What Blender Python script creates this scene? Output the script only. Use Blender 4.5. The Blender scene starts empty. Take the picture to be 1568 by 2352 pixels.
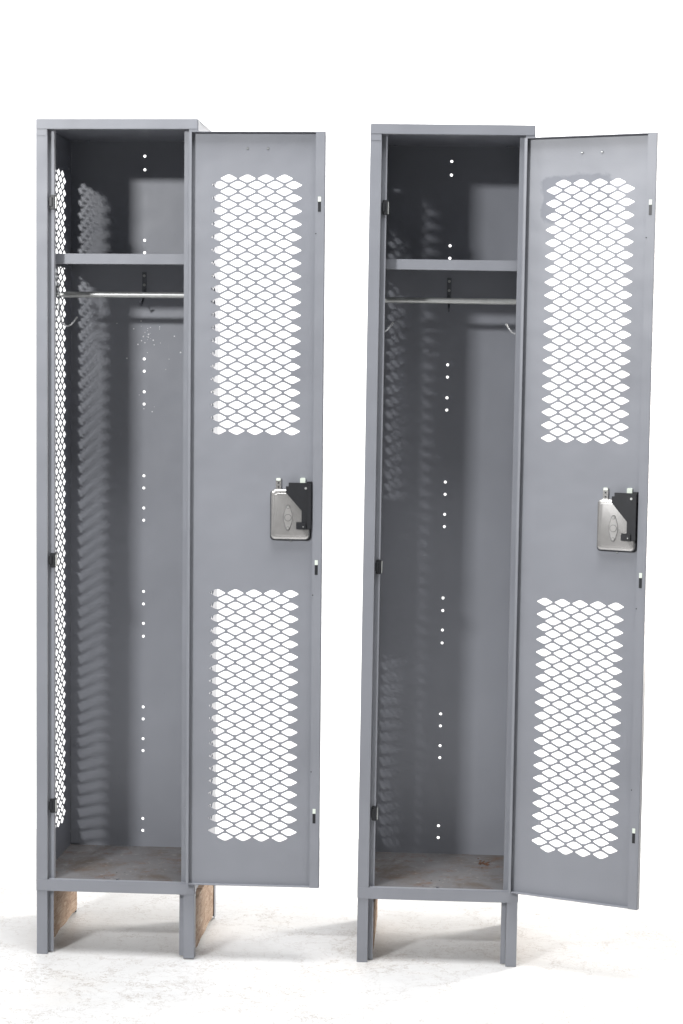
import bpy, bmesh, math, random
from mathutils import Matrix, Vector
random.seed(4)
S=bpy.context.scene; C=S.collection
S.view_settings.view_transform='Standard'; S.view_settings.look='None'; S.view_settings.exposure=0
PI=math.pi
W=.381; D=.381; H=1.978

# ---------------- materials ----------------
def mat(name):
    m=bpy.data.materials.new(name); m.use_nodes=True
    nt=m.node_tree; b=nt.nodes['Principled BSDF']; return m,nt,b
def N(nt,t,**k):
    n=nt.nodes.new(t)
    for a,v in k.items():
        if a in n.inputs: n.inputs[a].default_value=v
        else: setattr(n,a,v)
    return n
def ramp(nt,src,stops):
    r=nt.nodes.new('ShaderNodeValToRGB'); e=r.color_ramp.elements
    while len(e)<len(stops): e.new(.5)
    for i,(p,c) in enumerate(stops):
        e[i].position=p; e[i].color=(*c,1) if len(c)==3 else c
    nt.links.new(src,r.inputs[0]); return r.outputs[0]
def mix(nt,fac,a,b,mode='MIX'):
    m=nt.nodes.new('ShaderNodeMix'); m.data_type='RGBA'; m.blend_type=mode
    for sock,v in ((m.inputs[0],fac),(m.inputs[6],a),(m.inputs[7],b)):
        if hasattr(v,'links'): nt.links.new(v,sock)
        else: sock.default_value=v if isinstance(v,(int,float)) else (*v,1)
    return m.outputs[2]
def math_(nt,op,a,b=0.0,c=0.0):
    n=nt.nodes.new('ShaderNodeMath'); n.operation=op
    for s,v in zip(n.inputs,(a,b,c)):
        if hasattr(v,'links'): nt.links.new(v,s)
        else: s.default_value=v
    return n.outputs[0]
def coord(nt):
    return nt.nodes.new('ShaderNodeTexCoord').outputs['Object']
def noise(nt,co,scale,detail=4,rough=.6,dist=0):
    n=N(nt,'ShaderNodeTexNoise'); n.inputs['Scale'].default_value=scale; n.inputs['Detail'].default_value=detail
    n.inputs['Roughness'].default_value=rough; n.inputs['Distortion'].default_value=dist
    nt.links.new(co,n.inputs['Vector']); return n.outputs['Fac']
def bump(nt,b,h,st,dist):
    n=nt.nodes.new('ShaderNodeBump'); n.inputs['Strength'].default_value=st; n.inputs['Distance'].default_value=dist
    nt.links.new(h,n.inputs['Height']); nt.links.new(n.outputs[0],b.inputs['Normal'])
G3=lambda v:(v,v,v)

def paint(name,k=1.0,rust=0,stain=0):
    m,nt,b=mat(name); co=coord(nt)
    base=(.234*k,.243*k,.270*k)
    n1=noise(nt,co,3.2,3,.55)
    f=ramp(nt,n1,[(.3,G3(.92)),(.7,G3(1.06))])
    c=mix(nt,1.0,base,f,'MULTIPLY')
    n2=noise(nt,co,420,2,.5)
    s=ramp(nt,noise(nt,co,60,5,.7),[(.69,G3(0)),(.75,G3(1))])
    c=mix(nt,mix(nt,1,s,G3(.35),'MULTIPLY'),c,(.14,.135,.14))
    mp=N(nt,'ShaderNodeMapping'); mp.inputs['Scale'].default_value=(90,90,3.5); mp.inputs['Rotation'].default_value=(.25,.3,0)
    nt.links.new(co,mp.inputs[0])
    sc=ramp(nt,noise(nt,mp.outputs[0],1,3,.6),[(.73,G3(0)),(.76,G3(1))])
    c=mix(nt,mix(nt,1,sc,G3(.3),'MULTIPLY'),c,(.42,.43,.46))
    if stain:
        sx=N(nt,'ShaderNodeSeparateXYZ'); nt.links.new(co,sx.inputs[0])
        dx=math_(nt,'SUBTRACT',math_(nt,'ABSOLUTE',math_(nt,'SUBTRACT',sx.outputs[0],.125)),.086)
        dz=math_(nt,'SUBTRACT',math_(nt,'ABSOLUTE',math_(nt,'SUBTRACT',sx.outputs[2],1.808)),.054)
        d=math_(nt,'SQRT',math_(nt,'ADD',math_(nt,'POWER',math_(nt,'MAXIMUM',math_(nt,'ADD',dx,.02),0.0),2.0),math_(nt,'POWER',math_(nt,'MAXIMUM',math_(nt,'ADD',dz,.02),0.0),2.0)))
        d=math_(nt,'SUBTRACT',d,.02)
        d=math_(nt,'ADD',d,math_(nt,'MULTIPLY_ADD',noise(nt,co,28,5,.6),.034,-.017))
        e=ramp(nt,math_(nt,'MULTIPLY_ADD',d,40,.5),[(.33,G3(1)),(.6,G3(0))])
        c=mix(nt,mix(nt,1,e,G3(.6),'MULTIPLY'),c,(.12,.13,.16))
    if rust:
        c=mix(nt,.45,c,(.11,.098,.088))
        r=ramp(nt,noise(nt,co,7,8,.72,.5),[(.46,G3(0)),(.62,G3(1))])
        c=mix(nt,mix(nt,1,r,G3(.7),'MULTIPLY'),c,(.085,.065,.05))
        r2=ramp(nt,noise(nt,co,22,8,.8,.5),[(.53,G3(0)),(.64,G3(1))])
        c=mix(nt,mix(nt,1,r2,G3(.6),'MULTIPLY'),c,(.12,.06,.034))
        r3=ramp(nt,noise(nt,co,60,4,.7),[(.60,G3(0)),(.68,G3(1))])
        c=mix(nt,mix(nt,1,r3,G3(.4),'MULTIPLY'),c,(.27,.26,.25))
    nt.links.new(c,b.inputs['Base Color'])
    b.inputs['Roughness'].default_value=.42 if not rust else .85
    b.inputs['Specular IOR Level'].default_value=.4 if not rust else .2
    bump(nt,b,math_(nt,'MULTIPLY_ADD',n2,.03,noise(nt,co,7,2,.5)),.45,.009)
    return m
def plain(name,col,rough=.5,metal=0,var=.12,scale=40):
    m,nt,b=mat(name); co=coord(nt)
    f=ramp(nt,noise(nt,co,scale,5,.65),[(.3,(1-var,)*3),(.7,(1+var,)*3)])
    nt.links.new(mix(nt,1.0,col,f,'MULTIPLY'),b.inputs['Base Color'])
    b.inputs['Roughness'].default_value=rough; b.inputs['Metallic'].default_value=metal
    return m
M_paint=paint('grey_paint'); M_door=paint('door_paint',1.0); M_stain=paint('stained_door_paint',1.0,0,1); M_floorpan=paint('dusty_paint',.66,1)
M_zinc=plain('zinc',(.5,.51,.5),.42,.75,.1,60)
M_dull=plain('dull_screw',(.13,.135,.15),.5,.3,.2,90)
M_hook=plain('hook_wire',(.6,.61,.62),.4,.55,.1,90)
M_steel=plain('lock_steel',(.56,.55,.54),.27,.8,.12,22)
M_badge=plain('badge_steel',(.56,.55,.54),.33,.75,.1,40)
M_line=plain('badge_outline',(.18,.18,.18),.45,.4,.1,40)
M_black=plain('black_plastic',(.011,.012,.015),.42,0,.2,60)
M_dark=plain('dark_gap_and_shade',(.02,.022,.026),.6,0,.2,60)
M_pale=plain('pale_green',(.72,.78,.7),.5,0,.05,60)  # pale green for the see-through slot ends and the tab tops
M_fleck=plain('bare_fleck',(.7,.7,.73),.5,0,.1,90)
M_rust=plain('rust_flake',(.11,.055,.033),.9,0,.5,300)

m,nt,b=mat('rough_wood'); co=coord(nt); mp=N(nt,'ShaderNodeMapping'); mp.inputs['Scale'].default_value=(30,6,45)
nt.links.new(co,mp.inputs[0]); g=noise(nt,mp.outputs[0],2.2,9,.78,1.5)
c=ramp(nt,g,[(.3,(.12,.075,.05)),(.45,(.3,.205,.145)),(.55,(.38,.285,.21)),(.7,(.52,.43,.35))])
c=mix(nt,ramp(nt,noise(nt,co,35,5,.7),[(.55,G3(0)),(.65,G3(.5))]),c,(.17,.095,.06))
nt.links.new(c,b.inputs['Base Color']); b.inputs['Roughness'].default_value=.9; bump(nt,b,g,.8,.004); M_wood=m

def white(name,wear_glow):
    m,nt,b=mat(name); co=coord(nt)
    if not wear_glow: c=ramp(nt,noise(nt,co,1.6,6,.62,.3),[(.3,G3(.87)),(.6,G3(.9))])
    else:
        c=ramp(nt,noise(nt,co,2.6,7,.66,.4),[(.3,(.61,.61,.612)),(.62,(.66,.66,.66))])
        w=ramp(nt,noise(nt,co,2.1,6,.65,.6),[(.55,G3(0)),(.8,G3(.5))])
        c=mix(nt,w,c,(.63,.58,.52))  # beige patches paint a warm glow into the floor colour
        bl=ramp(nt,noise(nt,co,11,7,.72,.6),[(.5,G3(0)),(.62,G3(.3))])
        c=mix(nt,bl,c,(.58,.575,.57))
        dn=N(nt,'ShaderNodeTexNoise'); dn.inputs['Scale'].default_value=5; dn.inputs['Detail'].default_value=7; dn.inputs['Roughness'].default_value=.7
        nt.links.new(co,dn.inputs['Vector'])
        for sc,wd,amt,col,dist in ((4,.010,1.0,(.30,.25,.21),.45),(9,.014,.9,(.34,.30,.27),.3),(26,.035,.5,(.40,.37,.35),.15)):
            add=N(nt,'ShaderNodeVectorMath',operation='SCALE'); nt.links.new(dn.outputs['Color'],add.inputs[0]); add.inputs['Scale'].default_value=dist
            ad=N(nt,'ShaderNodeVectorMath',operation='ADD'); nt.links.new(co,ad.inputs[0]); nt.links.new(add.outputs[0],ad.inputs[1])
            v=N(nt,'ShaderNodeTexVoronoi',feature='DISTANCE_TO_EDGE'); v.inputs['Scale'].default_value=sc
            nt.links.new(ad.outputs[0],v.inputs['Vector'])
            e=ramp(nt,v.outputs['Distance'],[(0,(amt,)*3),(wd,(0,0,0))])
            mask=ramp(nt,noise(nt,co,sc*.5,5,.65),[(.42,(0,0,0)),(.55,(1,1,1))])
            c=mix(nt,mix(nt,1,e,mask,'MULTIPLY'),c,col)
        sp=ramp(nt,noise(nt,co,48,7,.82),[(.59,(0,0,0)),(.69,(.6,.6,.6))])
        c=mix(nt,sp,c,(.45,.42,.39))
        bump(nt,b,noise(nt,co,22,6,.7),.3,.005)
    nt.links.new(c,b.inputs['Base Color']); b.inputs['Roughness'].default_value=.5 if wear_glow else .8
    b.inputs['Specular IOR Level'].default_value=.3
    return m
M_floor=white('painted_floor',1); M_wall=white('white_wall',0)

# ---------------- helpers ----------------
def box(bm,x0,x1,y0,y1,z0,z1,bev=.0007,mi=0):
    g=bmesh.ops.create_cube(bm,size=1)
    vs=g['verts']
    for v in vs:
        v.co=Vector(((x0+x1)/2+v.co.x*(x1-x0),(y0+y1)/2+v.co.y*(y1-y0),(z0+z1)/2+v.co.z*(z1-z0)))
    fs={f for v in vs for f in v.link_faces}
    for f in fs: f.material_index=mi
    b_=min(bev,.3*min(x1-x0,y1-y0,z1-z0))
    if b_>1e-5:
        es={e for v in vs for e in v.link_edges}
        bmesh.ops.bevel(bm,geom=list(es),offset=b_,segments=2,affect='EDGES',material=-1)
def tube(bm,pts,r,seg=10,mi=0):
    pts=[Vector(p) for p in pts]; rings=[]
    up=Vector((0,1,0))
    for i,p in enumerate(pts):
        t=(pts[min(i+1,len(pts)-1)]-pts[max(i-1,0)]).normalized()
        a=t.cross(up); 
        if a.length<.05: a=t.cross(Vector((0,0,1)))
        a.normalize(); b2=t.cross(a).normalized()
        rings.append([bm.verts.new(p+r*(math.cos(q)*a+math.sin(q)*b2)) for q in [2*PI*k/seg for k in range(seg)]])
    for A,B in zip(rings,rings[1:]):
        for k in range(seg):
            f=bm.faces.new((A[k],A[(k+1)%seg],B[(k+1)%seg],B[k])); f.smooth=True; f.material_index=mi
    for A in (rings[0],rings[-1]):
        f=bm.faces.new(A); f.material_index=mi
        for e in f.edges: e.smooth=False
def disc(bm,c,r,n_axis='y',th=.002,seg=14,mi=0,sgn=-1):
    c=Vector(c); d={'y':Vector((0,sgn*th,0)),'x':Vector((sgn*th,0,0)),'z':Vector((0,0,th))}[n_axis]
    tube(bm,[c,c+d],r,seg,mi)
def prism(bm,poly,y0,y1,mi=0):
    a=[bm.verts.new((x,y0,z)) for x,z in poly]; f=bm.faces.new(a); f.material_index=mi
    r=bmesh.ops.extrude_face_region(bm,geom=[f]); vs=[v for v in r['geom'] if isinstance(v,bmesh.types.BMVert)]
    bmesh.ops.translate(bm,verts=vs,vec=(0,y1-y0,0))
    for v in vs:
        for q in v.link_faces: q.material_index=mi
def obj(name,bm,mats,parent=None,loc=(0,0,0)):
    bmesh.ops.recalc_face_normals(bm,faces=bm.faces[:])
    me=bpy.data.meshes.new(name)
    if not isinstance(mats,(list,tuple)): mats=[mats]
    for q in mats: me.materials.append(q)
    bm.to_mesh(me); bm.free()
    o=bpy.data.objects.new(name,me); C.objects.link(o); o.location=loc
    if parent: o.parent=parent
    return o
def diamond(cx,cy,a=.0183,b=.0089):
    s=.22
    P=[(a,-.001),(a,.001),(a*s+.001,b*(1-s)+.0008),(a*.1,b*.97),(-a*.1,b*.97),(-a*s-.001,b*(1-s)+.0008),
       (-a,.001),(-a,-.001),(-a*s-.001,-b*(1-s)-.0008),(-a*.1,-b*.97),(a*.1,-b*.97),(a*s+.001,-b*(1-s)-.0008)]
    return [(cx+x,cy+y) for x,y in P]
def circ(cx,cy,r,n=12): return [(cx+r*math.cos(2*PI*k/n),cy+r*math.sin(2*PI*k/n)) for k in range(n)]
def perf(outer,holes,th,fn):
    cu=bpy.data.curves.new('sheet','CURVE'); cu.dimensions='2D'; cu.fill_mode='BOTH'; cu.extrude=th/2
    for poly in [outer]+holes:
        sp=cu.splines.new('POLY'); sp.points.add(len(poly)-1)
        for p,(x,y) in zip(sp.points,poly): p.co=(x,y,0,1)
        sp.use_cyclic_u=True
    o=bpy.data.objects.new('sheet',cu); C.objects.link(o)
    dg=bpy.context.evaluated_depsgraph_get(); me=bpy.data.meshes.new_from_object(o.evaluated_get(dg))
    bpy.data.objects.remove(o); bpy.data.curves.remove(cu)
    bm=bmesh.new(); bm.from_mesh(me); bpy.data.meshes.remove(me)
    bmesh.ops.remove_doubles(bm,verts=bm.verts[:],dist=1e-5)
    for v in bm.verts: v.co=Vector(fn(*v.co))
    for f in bm.faces: f.smooth=False; f.material_index=0
    bmesh.ops.recalc_face_normals(bm,faces=bm.faces[:])
    return bm
rect=lambda x0,x1,y0,y1:[(x0,y0),(x1,y0),(x1,y1),(x0,y1)]
def struct(name,bm,m):
    o=obj(name,bm,m); o['kind']='structure'; return o

# ---------------- setting ----------------
bm=bmesh.new(); 
vs=[bm.verts.new(p) for p in ((-8,-8,0),(9,-8,0),(9,1.3,0),(-8,1.3,0))]; bm.faces.new(vs)
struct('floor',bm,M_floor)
bm=bmesh.new(); prof=[(1.3,0)]+[(1.3+.9*math.sin(a),.9-.9*math.cos(a)) for a in [PI/2*k/16 for k in range(1,17)]]+[(2.2,6)]
rows=[[bm.verts.new((x,y,z)) for x in (-8,9)] for y,z in prof]
for A,B in zip(rows,rows[1:]):
    f=bm.faces.new((A[0],A[1],B[1],B[0])); f.smooth=True
struct('wall',bm,M_wall)

# ---------------- locker ----------------
HZ=[1.935,1.901,1.725,1.694,1.427,1.396,1.344,1.313,1.131,1.100,1.049,1.018,.836,.804,.754,.721,.539,.508,.457,.426,.250,.219]
PX=.0432; PZ=.01497
root=bpy.data.objects.new('metal_locker',None); C.objects.link(root)

holes=[]
for i in range(109):
    z=1.880-PZ*i
    if i%2==0: holes+=[diamond(.278-PX*k,z) for k in range(4)]
    else: holes+=[diamond(.2996-PX*k,z) for k in range(5)]
for z in (1.93,1.90,1.76,1.749,1.43,1.37,1.107,.84,.52,.45,.22,.19): holes.append(circ(.345,z,.0018,8))
for s in (0,1):
    x=.0022 if s==0 else W-.0022
    bm=perf(rect(.0015,D-.0005,.157,1.9718),holes,.0012,lambda u,v,w,x=x:(x+w,u,v))
    obj('side_panel',bm,M_paint,root)
bm=perf(rect(.0029,W-.0029,.157,1.9718),[circ(W/2,z,.0036) for z in HZ],.0012,lambda u,v,w:(u,D-.003+w,v))
for k in range(34):
    cl=random.random()
    cx,cz,sx_,sz_=((W/2+.002,1.482,.016,.016) if cl<.45 else (W/2+.018,1.29,.016,.016) if cl<.7 else (W/2+.03,1.46,.04,.035))
    x=random.gauss(cx,sx_); z=random.gauss(cz,sz_)
    disc(bm,(x,D-.0036,z),random.uniform(.0006,.0022),'y',.0004,7,1)
obj('back_panel',bm,[M_paint,M_fleck],root)
bm=bmesh.new(); box(bm,.004,.027,D-.0052,D-.004,.182,.46); disc(bm,(.014,D-.0052,.44),.003)
obj('corner_plate',bm,M_paint,root)
bm=bmesh.new(); box(bm,.0012,W-.0012,.0012,D-.0002,1.9719,1.9765); 
for x in (.05,.33): disc(bm,(x,D-.02,1.9690),.005,'z',.003)
obj('top_panel',bm,M_paint,root)
bm=perf(rect(.0029,W-.0029,.004,D-.004),[circ(.175,.10,.0022,8),circ(.195,.10,.0022,8),circ(.155,.045,.0022,8)],.0016,lambda u,v,w:(u,v,.177+w))
disc(bm,(.19,.03,.178),.0032,'z',.0025,12,1)
obj('bottom_panel',bm,[M_floorpan,M_dull],root)
for s in (0,1):
    bm=bmesh.new()
    fx=lambda a:a if s==0 else W-a
    def sb(a,b_,*r,**k):
        p,q=sorted((fx(a),fx(b_))); box(bm,p,q,*r,**k)
    wf=.0265 if s==0 else .0215; st=.0395 if s==0 else .0345
    sb(0,wf,0,.0013,.156,1.978)
    sb(-.0003,.0012,.0014,.03,.156,1.976)
    sb(wf-.0013,wf,.0014,.0185,.18,1.957)
    sb(wf,st,.0172,.0185,.18,1.957)
    sb(st-.0013,st,.0186,.034,.18,1.957)
    if s==0: sb(.0012,.0255,-.0009,-.0001,1.9405,1.9552)
    obj('frame_post',bm,M_paint,root)
bm=bmesh.new(); box(bm,.0010,W-.0008,-.0016,-.0002,1.9558,1.9785); box(bm,.0008,W-.0008,-.0012,D-.0002,1.9770,1.9788)
box(bm,.028,W-.023,.0,.02,1.9555,1.9568)
obj('top_rail',bm,M_paint,root)
bm=bmesh.new(); box(bm,.0005,W-.0005,-.0018,-.0003,.1545,.1815); box(bm,.002,W-.002,-.0002,.022,.1545,.156)
box(bm,.0275,W-.023,.0015,.0175,.1795,.181)
obj('bottom_rail',bm,M_paint,root)
for z in (1.788,.946,.357):
    bm=bmesh.new(); box(bm,.0300,.0425,.0125,.0335,z-.017,z+.017,.0015); box(bm,.0425,.0445,.014,.030,z-.015,z+.013,.0006,1)
    box(bm,.0285,.036,.009,.0125,z-.010,z+.011,.001)
    obj('bumper',bm,[M_black,M_zinc],root)
bm=bmesh.new(); box(bm,.0045,W-.0045,.0615,D-.0040,1.6695,1.6708); box(bm,.031,W-.031,.0600,.0613,1.647,1.6712); box(bm,.031,W-.031,.0615,.075,1.647,1.6482)
box(bm,.0045,.0058,.0615,D-.006,1.650,1.6694); box(bm,W-.0058,W-.0045,.0615,D-.006,1.650,1.6694)
obj('shelf',bm,M_paint,root)
bm=bmesh.new(); tube(bm,[(.020,.19,1.580),(W-.020,.19,1.580)],.0070,24)
for s in (0,1):
    p,q=((.0035,.021) if s==0 else (W-.021,W-.0035)); box(bm,p,q,.1835,.1965,1.5775,1.5825,.001)
    p,q=((.0035,.005) if s==0 else (W-.005,W-.0035)); box(bm,p,q,.181,.199,1.562,1.598)
obj('coat_rod',bm,M_zinc,root)
for s in (0,1):
    sx=lambda a:a if s==0 else W-a
    bm=bmesh.new(); hy=.20
    p,q=sorted((sx(.0035),sx(.006))); box(bm,p,q,hy-.008,hy+.008,1.585,1.65)
    for z in (1.64,1.60): disc(bm,(sx(.006),hy,z),.004,'x',.002,12,0,1 if s==0 else -1)
    path=[(.010,1.61),(.0105,1.58),(.011,1.55),(.013,1.53),(.018,1.513),(.025,1.505),(.033,1.5035),(.041,1.507),(.048,1.515),(.055,1.525)]
    if s: path=[(x*.93,z) for x,z in path]
    tube(bm,[(sx(x),hy,z) for x,z in path],.0021 if s==0 else .0018,8)
    v=path[-1]; bmesh.ops.create_uvsphere(bm,u_segments=8,v_segments=6,radius=.0028,matrix=Matrix.Translation((sx(v[0]),hy,v[1])))
    obj('coat_hook',bm,M_hook,root)
bm=bmesh.new(); box(bm,W/2-.0055,W/2+.0055,D-.0056,D-.004,1.584,1.645)
for z in (1.636,1.613): disc(bm,(W/2,D-.0056,z),.0035,'y',.002,12,1)
tube(bm,[(W/2,D-.006,1.60),(W/2,D-.018,1.578),(W/2,D-.034,1.566),(W/2,D-.052,1.560),(W/2,D-.066,1.568)],.0027,8)
obj('coat_hook',bm,[M_dull,M_zinc],root)
for sx_ in (0,1):
    for sy_ in (0,1):
        bm=bmesh.new()
        def lb(a,b_,c,d,z0,z1):
            p,q=(a,b_) if sx_==0 else (W-b_,W-a)
            r,t=(c,d) if sy_==0 else (D-d,D-c)
            box(bm,p,q,r,t,z0,z1)
        lb(.0008,.0265 if sy_==0 else .0180,.001,.0026,0,.1543); lb(.0008,.0024,.0028,.028,0,.1543)
        if sy_==0:
            lb(.025,.0265,.0028,.018,0,.1543); lb(.0267,.0385,.0165,.018,.002,.1543)
        obj('leg',bm,M_paint,root)
for s in (0,1):
    bm=bmesh.new(); n=60; y0,y1=.03,.3775
    x0,x1=(.0035,.0195) if s==0 else (W-.0195,W-.0035)
    ring=[]
    for k in range(n+1):
        y=y0+(y1-y0)*k/n; zb=.010+random.uniform(-.001,.001)+.002*math.sin(k*.3+s*2); zt=.128+random.uniform(-.001,.001)
        j=random.uniform(-.0004,.0004)
        ring.append([bm.verts.new((x,y,z)) for x,z in ((x0,zb),(x1+j,zb+.001),(x1-j,zt),(x0,zt))])
    for A,B in zip(ring,ring[1:]):
        for q in range(4): bm.faces.new((A[q],A[(q+1)%4],B[(q+1)%4],B[q]))
    bm.faces.new(ring[0]); bm.faces.new(ring[-1])
    obj('base_board',bm,M_wood,root)

# door (local: x to the free edge, -y toward the viewer when open)
WD=.317; Z0=.1835; Z1=1.948
holes=[]
for i in range(40):
    z=1.842-PZ*i
    holes+= [diamond(.0921+PX*k,z) for k in range(4)] if i%2==0 else [diamond(.0705+PX*k,z) for k in range(5)]
for i in range(40):
    z=.8772-.01488*i
    holes+= [diamond(.0705+PX*k,z) for k in range(5)] if i%2==0 else [diamond(.0921+PX*k,z) for k in range(4)]
bm=perf(rect(.0005,WD-.0005,Z0+.0005,Z1-.0005),holes,.0012,lambda u,v,w:(u,-.001+w,v))
box(bm,0,WD,-.0155,.0002,Z1-.0013,Z1); box(bm,0,WD,-.0155,.0002,Z0,Z0+.0013)
box(bm,0,.0013,-.0158,.0002,Z0+.0014,Z1-.0014)
box(bm,.0014,.0075,-.0158,-.0146,Z0+.0014,Z1-.0014)
box(bm,WD-.0013,WD,-.0165,.0004,Z0-.0005,Z1+.0005)
box(bm,.2945,WD-.0014,-.0165,-.0152,Z0-.0005,Z1+.0005)
box(bm,.2945,.2957,-.0151,-.0022,Z0+.0016,Z1-.0016)
door=obj('door',bm,M_door,root,(.3616,-.0035,0))
def dchild(name,bm,m): return obj(name,bm,m,door)
for z in (1.783,.9425,.3555):
    bm=bmesh.new(); box(bm,.3008,.3078,-.0172,-.0160,z-.018,z+.005,.0004); box(bm,.3008,.3078,-.0171,-.0160,z+.0052,z+.0165,.0004,1)  # pale block stands in for the bright view through the slot
    dchild('strike_slot',bm,[M_black,M_pale])
for (x,z) in ((.1357,1.911),(.1832,1.911),(.2429,1.0018)):
    bm=bmesh.new(); disc(bm,(x,-.0014,z),.0028,'y',.0018,14,0); box(bm,x-.002,x+.002,-.0040,-.0033,z-.0006,z+.0006,0,1)
    dchild('screw',bm,[M_dull,M_zinc])
for z in (1.715,.877,.46):
    bm=bmesh.new(); disc(bm,(.2965,-.0165,z),.0014,'y',.0008,8); dchild('rivet',bm,M_dark)
for z in (1.80,1.06,.33):
    bm=bmesh.new(); tube(bm,[(-.0012,.0005,z-.035),(-.0012,.0005,z+.035)],.0028,10); dchild('hinge',bm,M_paint)
L=lambda px,py:(.196+(px-622)*.00103,1.1234-(py-1123)*.00103)
def rr(x0,x1,y0,y1,r,n=5):
    out=[]
    for cx,cy,a0 in ((x1-r,y1-r,0),(x0+r,y1-r,90),(x0+r,y0+r,180),(x1-r,y0+r,270)):
        for k in range(n+1):
            a=math.radians(a0+90*k/n); out.append((cx+r*math.cos(a),cy+r*math.sin(a)))
    return out
def pillow(bm,x0,x1,z0,z1,r,ya,yb,edge,mi=0,n=6):
    """rounded-edge pressed shell: rings following a quarter circle"""
    prof=[(0,ya)]+[(edge*(1-math.cos(PI/2*k/5)), (yb+edge)-edge*math.sin(PI/2*k/5)) for k in range(6)]
    rings=[[bm.verts.new((x,y,z)) for x,z in rr(x0+i,x1-i,z0+i,z1-i,max(r-i,.001),n)] for i,y in prof]
    k=len(rings[0])
    for A,B in zip(rings,rings[1:]):
        for j in range(k):
            f=bm.faces.new((A[j],A[(j+1)%k],B[(j+1)%k],B[j])); f.smooth=True; f.material_index=mi
    f=bm.faces.new(rings[-1]); f.material_index=mi; f.smooth=True
    f=bm.faces.new(rings[0]); f.material_index=mi
    for e in f.edges: e.smooth=False
x0,zt=L(622,1123); x1,zb=L(711,1237)
bm=bmesh.new(); prism(bm,rr(x0-.0018,x1+.0026,zb-.0026,zt-.002,.009),-.0018,-.0030,1)  # dark backing plate, its rim standing in for the housing's shadow
pillow(bm,x0+.0002,x1,zb,zt,.011,-.0030,-.0150,.0060)
pillow(bm,x0+.009,x1-.008,zb+.008,zt-.009,.008,-.0149,-.0162,.0012)
a=L(633,1123);b2=L(645,1098); prism(bm,rr(a[0],b2[0],a[1]-.004,b2[1],.003),-.0020,-.0075,0)
a=L(688,1112);b2=L(700,1097); prism(bm,rr(a[0],b2[0],a[1]-.004,b2[1],.003),-.0020,-.0075,2)
a=L(634,1104);b2=L(644,1098); prism(bm,rr(a[0],b2[0],a[1],b2[1],.002),-.0076,-.0086,2)
for q in ((639,1109),(639,1118)):
    p=L(*q); disc(bm,(p[0],-.0075,p[1]),.0018,'y',.0009,10,1)
dchild('lock_housing',bm,[M_steel,M_dark,M_pale])
poly=[L(*q) for q in ((657,1116),(663,1116),(663,1108),(715,1108),(715,1213),(681,1213),(681,1197),(693,1197),(693,1171),(663,1137),(657,1130))]
bm=bmesh.new(); prism(bm,poly,-.0164,-.0182,0); 
a=L(706,1110);b2=L(715,1212); box(bm,a[0],b2[0],-.0235,-.0183,b2[1],a[1],.0008,0)
a=L(681,1213);b2=L(703,1199); box(bm,a[0],b2[0],-.0225,-.0183,a[1],b2[1],.0008,0)
p=L(697,1207); disc(bm,(p[0],-.0226,p[1]),.0015,'y',.0006,10,1)
p=L(702,1120); disc(bm,(p[0],-.0183,p[1]),.0028,'y',.0012,12,1)
a=L(704,1110);b2=L(715,1105); box(bm,a[0],b2[0],-.0175,-.0025,a[1],b2[1],.0006,0)
a=L(663,1110);b2=L(715,1108); box(bm,a[0],b2[0],-.0158,-.0030,a[1],b2[1],.0003,0)
dchild('latch_bar',bm,[M_black,M_zinc])
bm=bmesh.new(); c0=L(662,1187)
pl=[(0,.031),(.004,.029),(.0105,.008),(.0105,-.008),(.004,-.029),(0,-.031),(-.004,-.029),(-.0105,-.008),(-.0105,.008),(-.004,.029)]
prism(bm,[(c0[0]+x*1.02,c0[1]+z*1.0) for x,z in reversed(pl)],-.0163,-.0165,2)
prism(bm,[(c0[0]+x*.86,c0[1]+z*.94) for x,z in reversed(pl)],-.0166,-.0176,0)
disc(bm,(c0[0],-.0177,c0[1]),.0084,'y',.0003,24,2)
disc(bm,(c0[0],-.0181,c0[1]),.0072,'y',.0012,24,0)
for dz in (.0245,-.0245): disc(bm,(c0[0],-.0177,c0[1]+dz),.0040,'y',.0005,12,2); disc(bm,(c0[0],-.0183,c0[1]+dz),.0030,'y',.0014,12,0)
dchild('lock_badge',bm,[M_badge,M_dark,M_line])

def copy_tree(o,parent=None):
    c=o.copy(); C.objects.link(c)
    if parent: c.parent=parent
    for ch in list(o.children): copy_tree(ch,c)
    return c
right=copy_tree(root)
def pose(o,loc,rz,rx,ry):
    Rm=Matrix.Rotation(rz,3,'Z')@Matrix.Rotation(rx,3,'X')@Matrix.Rotation(ry,3,'Y')
    o.location=loc; o.rotation_euler=Rm.to_euler()
pose(root,(0,0,0),-.01495,.00028,-.00815)
pose(right,(.7662,.02346,0),.01045,.00007,-.00125)
for r,a in ((root,-.0145),(right,.4006)):
    for ch in r.children:
        if ch.name.startswith('door'):
            ch.rotation_euler=(0,0,-a)
            if r is right:
                ch.material_slots[0].link='OBJECT'; ch.material_slots[0].material=M_stain
                ch['label']='mesh door with a dark stain around its upper mesh, angled toward the viewer'
        if r is right and ch.name.startswith('base_board') and ch.data.vertices[0].co.x<.1: ch.location.x=.019
        if r is right and ch.name.startswith('back_panel'):
            ch.material_slots[1].link='OBJECT'; ch.material_slots[1].material=M_paint
root['label']='left grey metal locker with its mesh door swung flat open beside it'
right['label']='right grey metal locker with its door angled forward and rust flakes inside'
for r in (root,right): r['category']='locker'; r['group']='grey steel lockers standing side by side'

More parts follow.
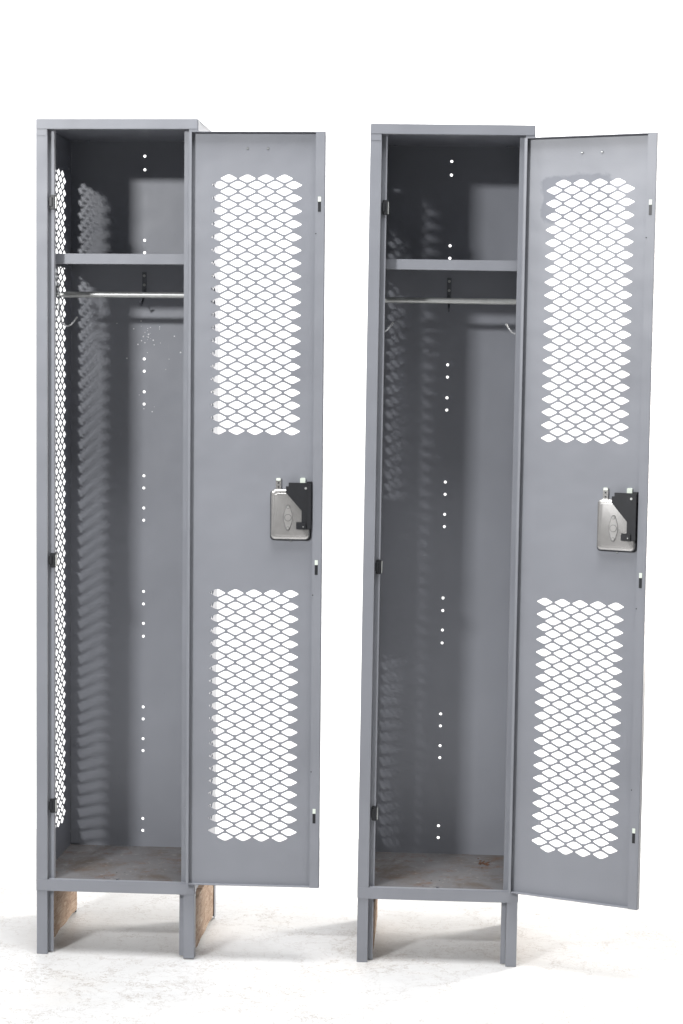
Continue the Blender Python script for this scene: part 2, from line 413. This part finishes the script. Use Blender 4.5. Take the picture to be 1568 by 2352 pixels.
bm=bmesh.new()
base=Vector((.7662,.02346,0))
for k in range(40):
    x=random.gauss(.300,.008); y=random.gauss(.285,.020); s=random.uniform(.0008,.0038)
    bmesh.ops.create_icosphere(bm,subdivisions=1,radius=s,matrix=Matrix.Translation((base.x+x,base.y+y,.1785+s*.3))@Matrix.Rotation(random.random()*3,4,'Z')@Matrix.Diagonal((1.5,.8,.4,1)))
o=obj('rust_flake',bm,M_rust); o['label']='small pile of brown rust flakes on the floor inside the right locker'; o['category']='debris'

# ---------------- lights ----------------
def area(name,loc,tgt,sx,sy,p,col=(1,1,1),spread=180):
    l=bpy.data.lights.new(name,'AREA'); l.shape='RECTANGLE'; l.size=sx; l.size_y=sy; l.energy=p; l.color=col; l.spread=math.radians(spread)
    o=bpy.data.objects.new(name,l); C.objects.link(o); o.location=loc
    o.rotation_euler=(Vector(tgt)-Vector(loc)).to_track_quat('-Z','Y').to_euler()
area('key_lamp',(-1.36,-3.65,2.74),(.5,0,1.0),.42,.18,146)
area('added_backdrop_lamp',(-1.9,.2,3.4),(.9,2.2,2.2),1.2,1.0,54,(1,1,1),95)  # both backdrop lamps are unseen additions that whiten the wall
area('added_backdrop_lamp',(3.1,.2,3.4),(1.0,2.2,2.2),1.2,1.0,57,(1,.99,.98),95)
area('side_lamp',(2.75,1.8,1.5),(.4,.35,1.25),.6,2.2,60,(1,.95,.88),110)
area('added_overhead_lamp',(.7,-.9,4.2),(.7,-.5,0),2.2,1.4,50,(1,1,1),90)  # unseen lamp, added to brighten the floor
w=bpy.data.worlds.new('World'); S.world=w; w.use_nodes=True
w.node_tree.nodes['Background'].inputs[0].default_value=(1,1,1,1); w.node_tree.nodes['Background'].inputs[1].default_value=.125

# ---------------- camera ----------------
cd=bpy.data.cameras.new('camera'); co=bpy.data.objects.new('camera',cd); C.objects.link(co); S.camera=co
cd.sensor_fit='VERTICAL'; cd.sensor_height=36; cd.lens=36*4584.31/2352; cd.clip_end=100; cd.clip_start=.05
Rm=Matrix.Rotation(.05884,3,'Z')@Matrix.Rotation(PI/2-.0666,3,'X')@Matrix.Rotation(.01789,3,'Z')
co.location=(.98712,-4.64943,1.38716); co.rotation_euler=Rm.to_euler()
